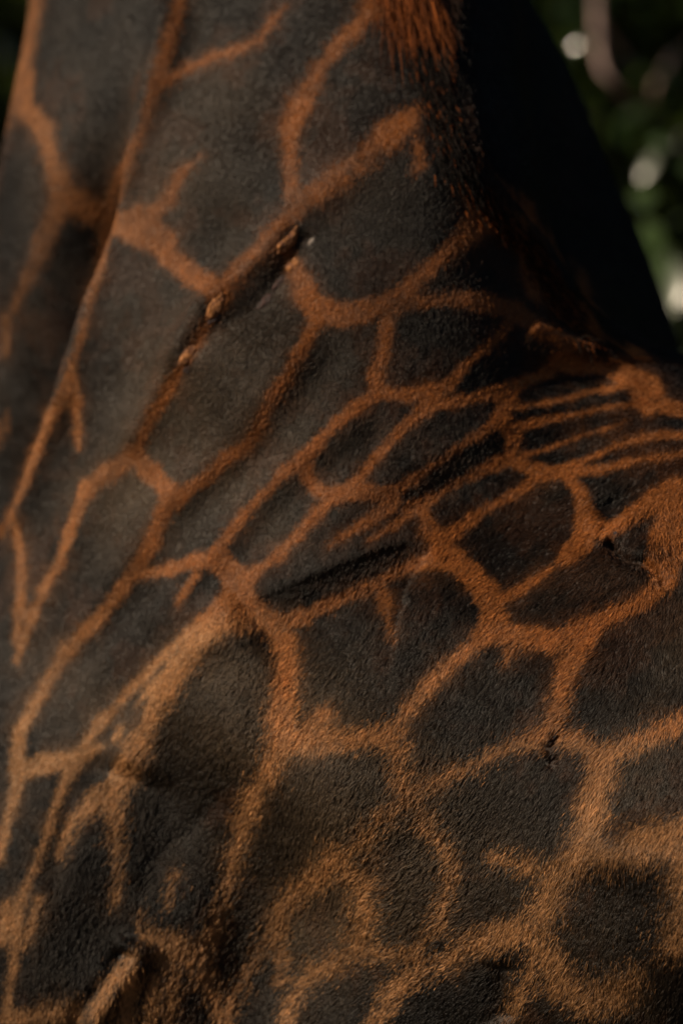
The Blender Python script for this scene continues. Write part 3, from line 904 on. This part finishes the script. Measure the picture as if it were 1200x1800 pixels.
# ---- warts, scabs and scars on the skin
def plain(name, ramp, rough, scale):
    m, N, L, P = mat(name)
    t = N.new('ShaderNodeTexCoord'); n = N.new('ShaderNodeTexNoise'); n.inputs['Scale'].default_value = scale; n.inputs['Detail'].default_value = 6
    r = N.new('ShaderNodeValToRGB'); r.color_ramp.elements[0].position = 0.35; r.color_ramp.elements[1].position = 0.65
    r.color_ramp.elements[0].color = (*ramp[0], 1); r.color_ramp.elements[1].color = (*ramp[1], 1)
    L.new(t.outputs['Object'], n.inputs['Vector']); L.new(n.outputs['Fac'], r.inputs['Fac']); L.new(r.outputs['Color'], P.inputs['Base Color'])
    b = N.new('ShaderNodeBump'); b.inputs['Distance'].default_value = 0.004; L.new(n.outputs['Fac'], b.inputs['Height']); L.new(b.outputs['Normal'], P.inputs['Normal'])
    P.inputs['Roughness'].default_value = rough
    return m


WART = plain('orange_skin', ((0.12, 0.04, 0.012), (0.32, 0.125, 0.03)), 0.8, 160)
SCAB = plain('dark_scab', ((0.006, 0.004, 0.0035), (0.035, 0.010, 0.006)), 0.85, 200)
SCAR = plain('pale_scar', ((0.06, 0.045, 0.035), (0.20, 0.16, 0.14)), 0.6, 240)


def lump(name, x, y, rl, rw, h, ang, m, label, seed):
    """A low irregular swelling lying on the skin at a photo point; ang is its direction in the picture."""
    p, n = hit(x, y)
    if p is None:
        return
    h *= 0.14; rw *= 0.8; rl *= 0.85
    d = np.array([math.cos(ang), 0, -math.sin(ang)]); d -= n * (d @ n); d /= np.linalg.norm(d); s = np.cross(n, d)
    V, F = [], []
    NU, NV_ = 14, 22
    ph = np.arange(NU + 1) / NU * math.pi
    for i, a in enumerate(ph):
        for k in range(NV_):
            b = 2 * math.pi * k / NV_
            V.append((math.cos(a), math.sin(a) * math.cos(b), math.sin(a) * math.sin(b)))
    V = np.array(V)
    w = 1 + 0.38 * vnoise(V, 1.9, seed) + 0.22 * vnoise(V, 4.5, seed + 1)
    V = V * w[:, None]
    bend = 0.18 * V[:, 0] ** 2
    W = p + np.outer(V[:, 0] * rl, d) + np.outer((V[:, 1] + bend) * rw, s) + np.outer(V[:, 2] * h + h * 0.1, n)
    F = [(i * NV_ + k, i * NV_ + (k + 1) % NV_, (i + 1) * NV_ + (k + 1) % NV_, (i + 1) * NV_ + k) for i in range(NU) for k in range(NV_)]
    part(name, mesh(name, W, F, m), label=label)


R = math.radians
for i, (nm, x, y, rl, rw, h, an, mm, lb) in enumerate([
    ('wart', 508, 424, .019, .0085, .013, R(-48), WART, 'bright orange wart at the top of the neck ridge'),
    ('wart', 514, 466, .013, .0095, .011, R(-40), WART, 'orange wart below the pale scar'),
    ('wart', 380, 540, .018, .0085, .013, R(-62), WART, 'orange wart halfway down the neck ridge'),
    ('wart', 332, 622, .019, .0080, .011, R(-52), WART, 'long orange wart on the lower neck ridge'),
    ('scab', 463, 532, .017, .0065, .011, R(-40), SCAB, 'black scab on a grey patch of the neck'),
    ('scab', 490, 498, .014, .0050, .009, R(-55), SCAB, 'dark red scab below the orange warts'),
    ('scab', 378, 562, .010, .0060, .009, R(-30), SCAB, 'dark red scab under the orange wart'),
    ('scab', 329, 650, .007, .0050, .009, R(-30), SCAB, 'small dark scab under the long wart'),
    ('scar', 547, 424, .010, .0030, .008, R(-55), SCAR, 'pale shiny scar beside the orange wart'),
    ('scar', 1061, 948, .004, .0028, .009, R(-60), SCAR, 'pale speck on the flank'),
    ('scab', 1076, 946, .010, .0055, .008, R(-40), SCAB, 'dark scab beside the pale speck'),
    ('scab', 1166, 1018, .009, .0036, .009, R(62), SCAB, 'dark nick in the orange fur of the flank'),
    ('scab', 972, 1298, .012, .0030, .008, R(-48), SCAB, 'thin dark cut in the orange net of the shoulder'),
    ('scab', 972, 1330, .006, .0028, .008, R(-42), SCAB, 'short dark cut below the thin one'),
]):
    lump(nm, x, y, rl, rw, h, an, mm, lb, 50 + 2 * i)
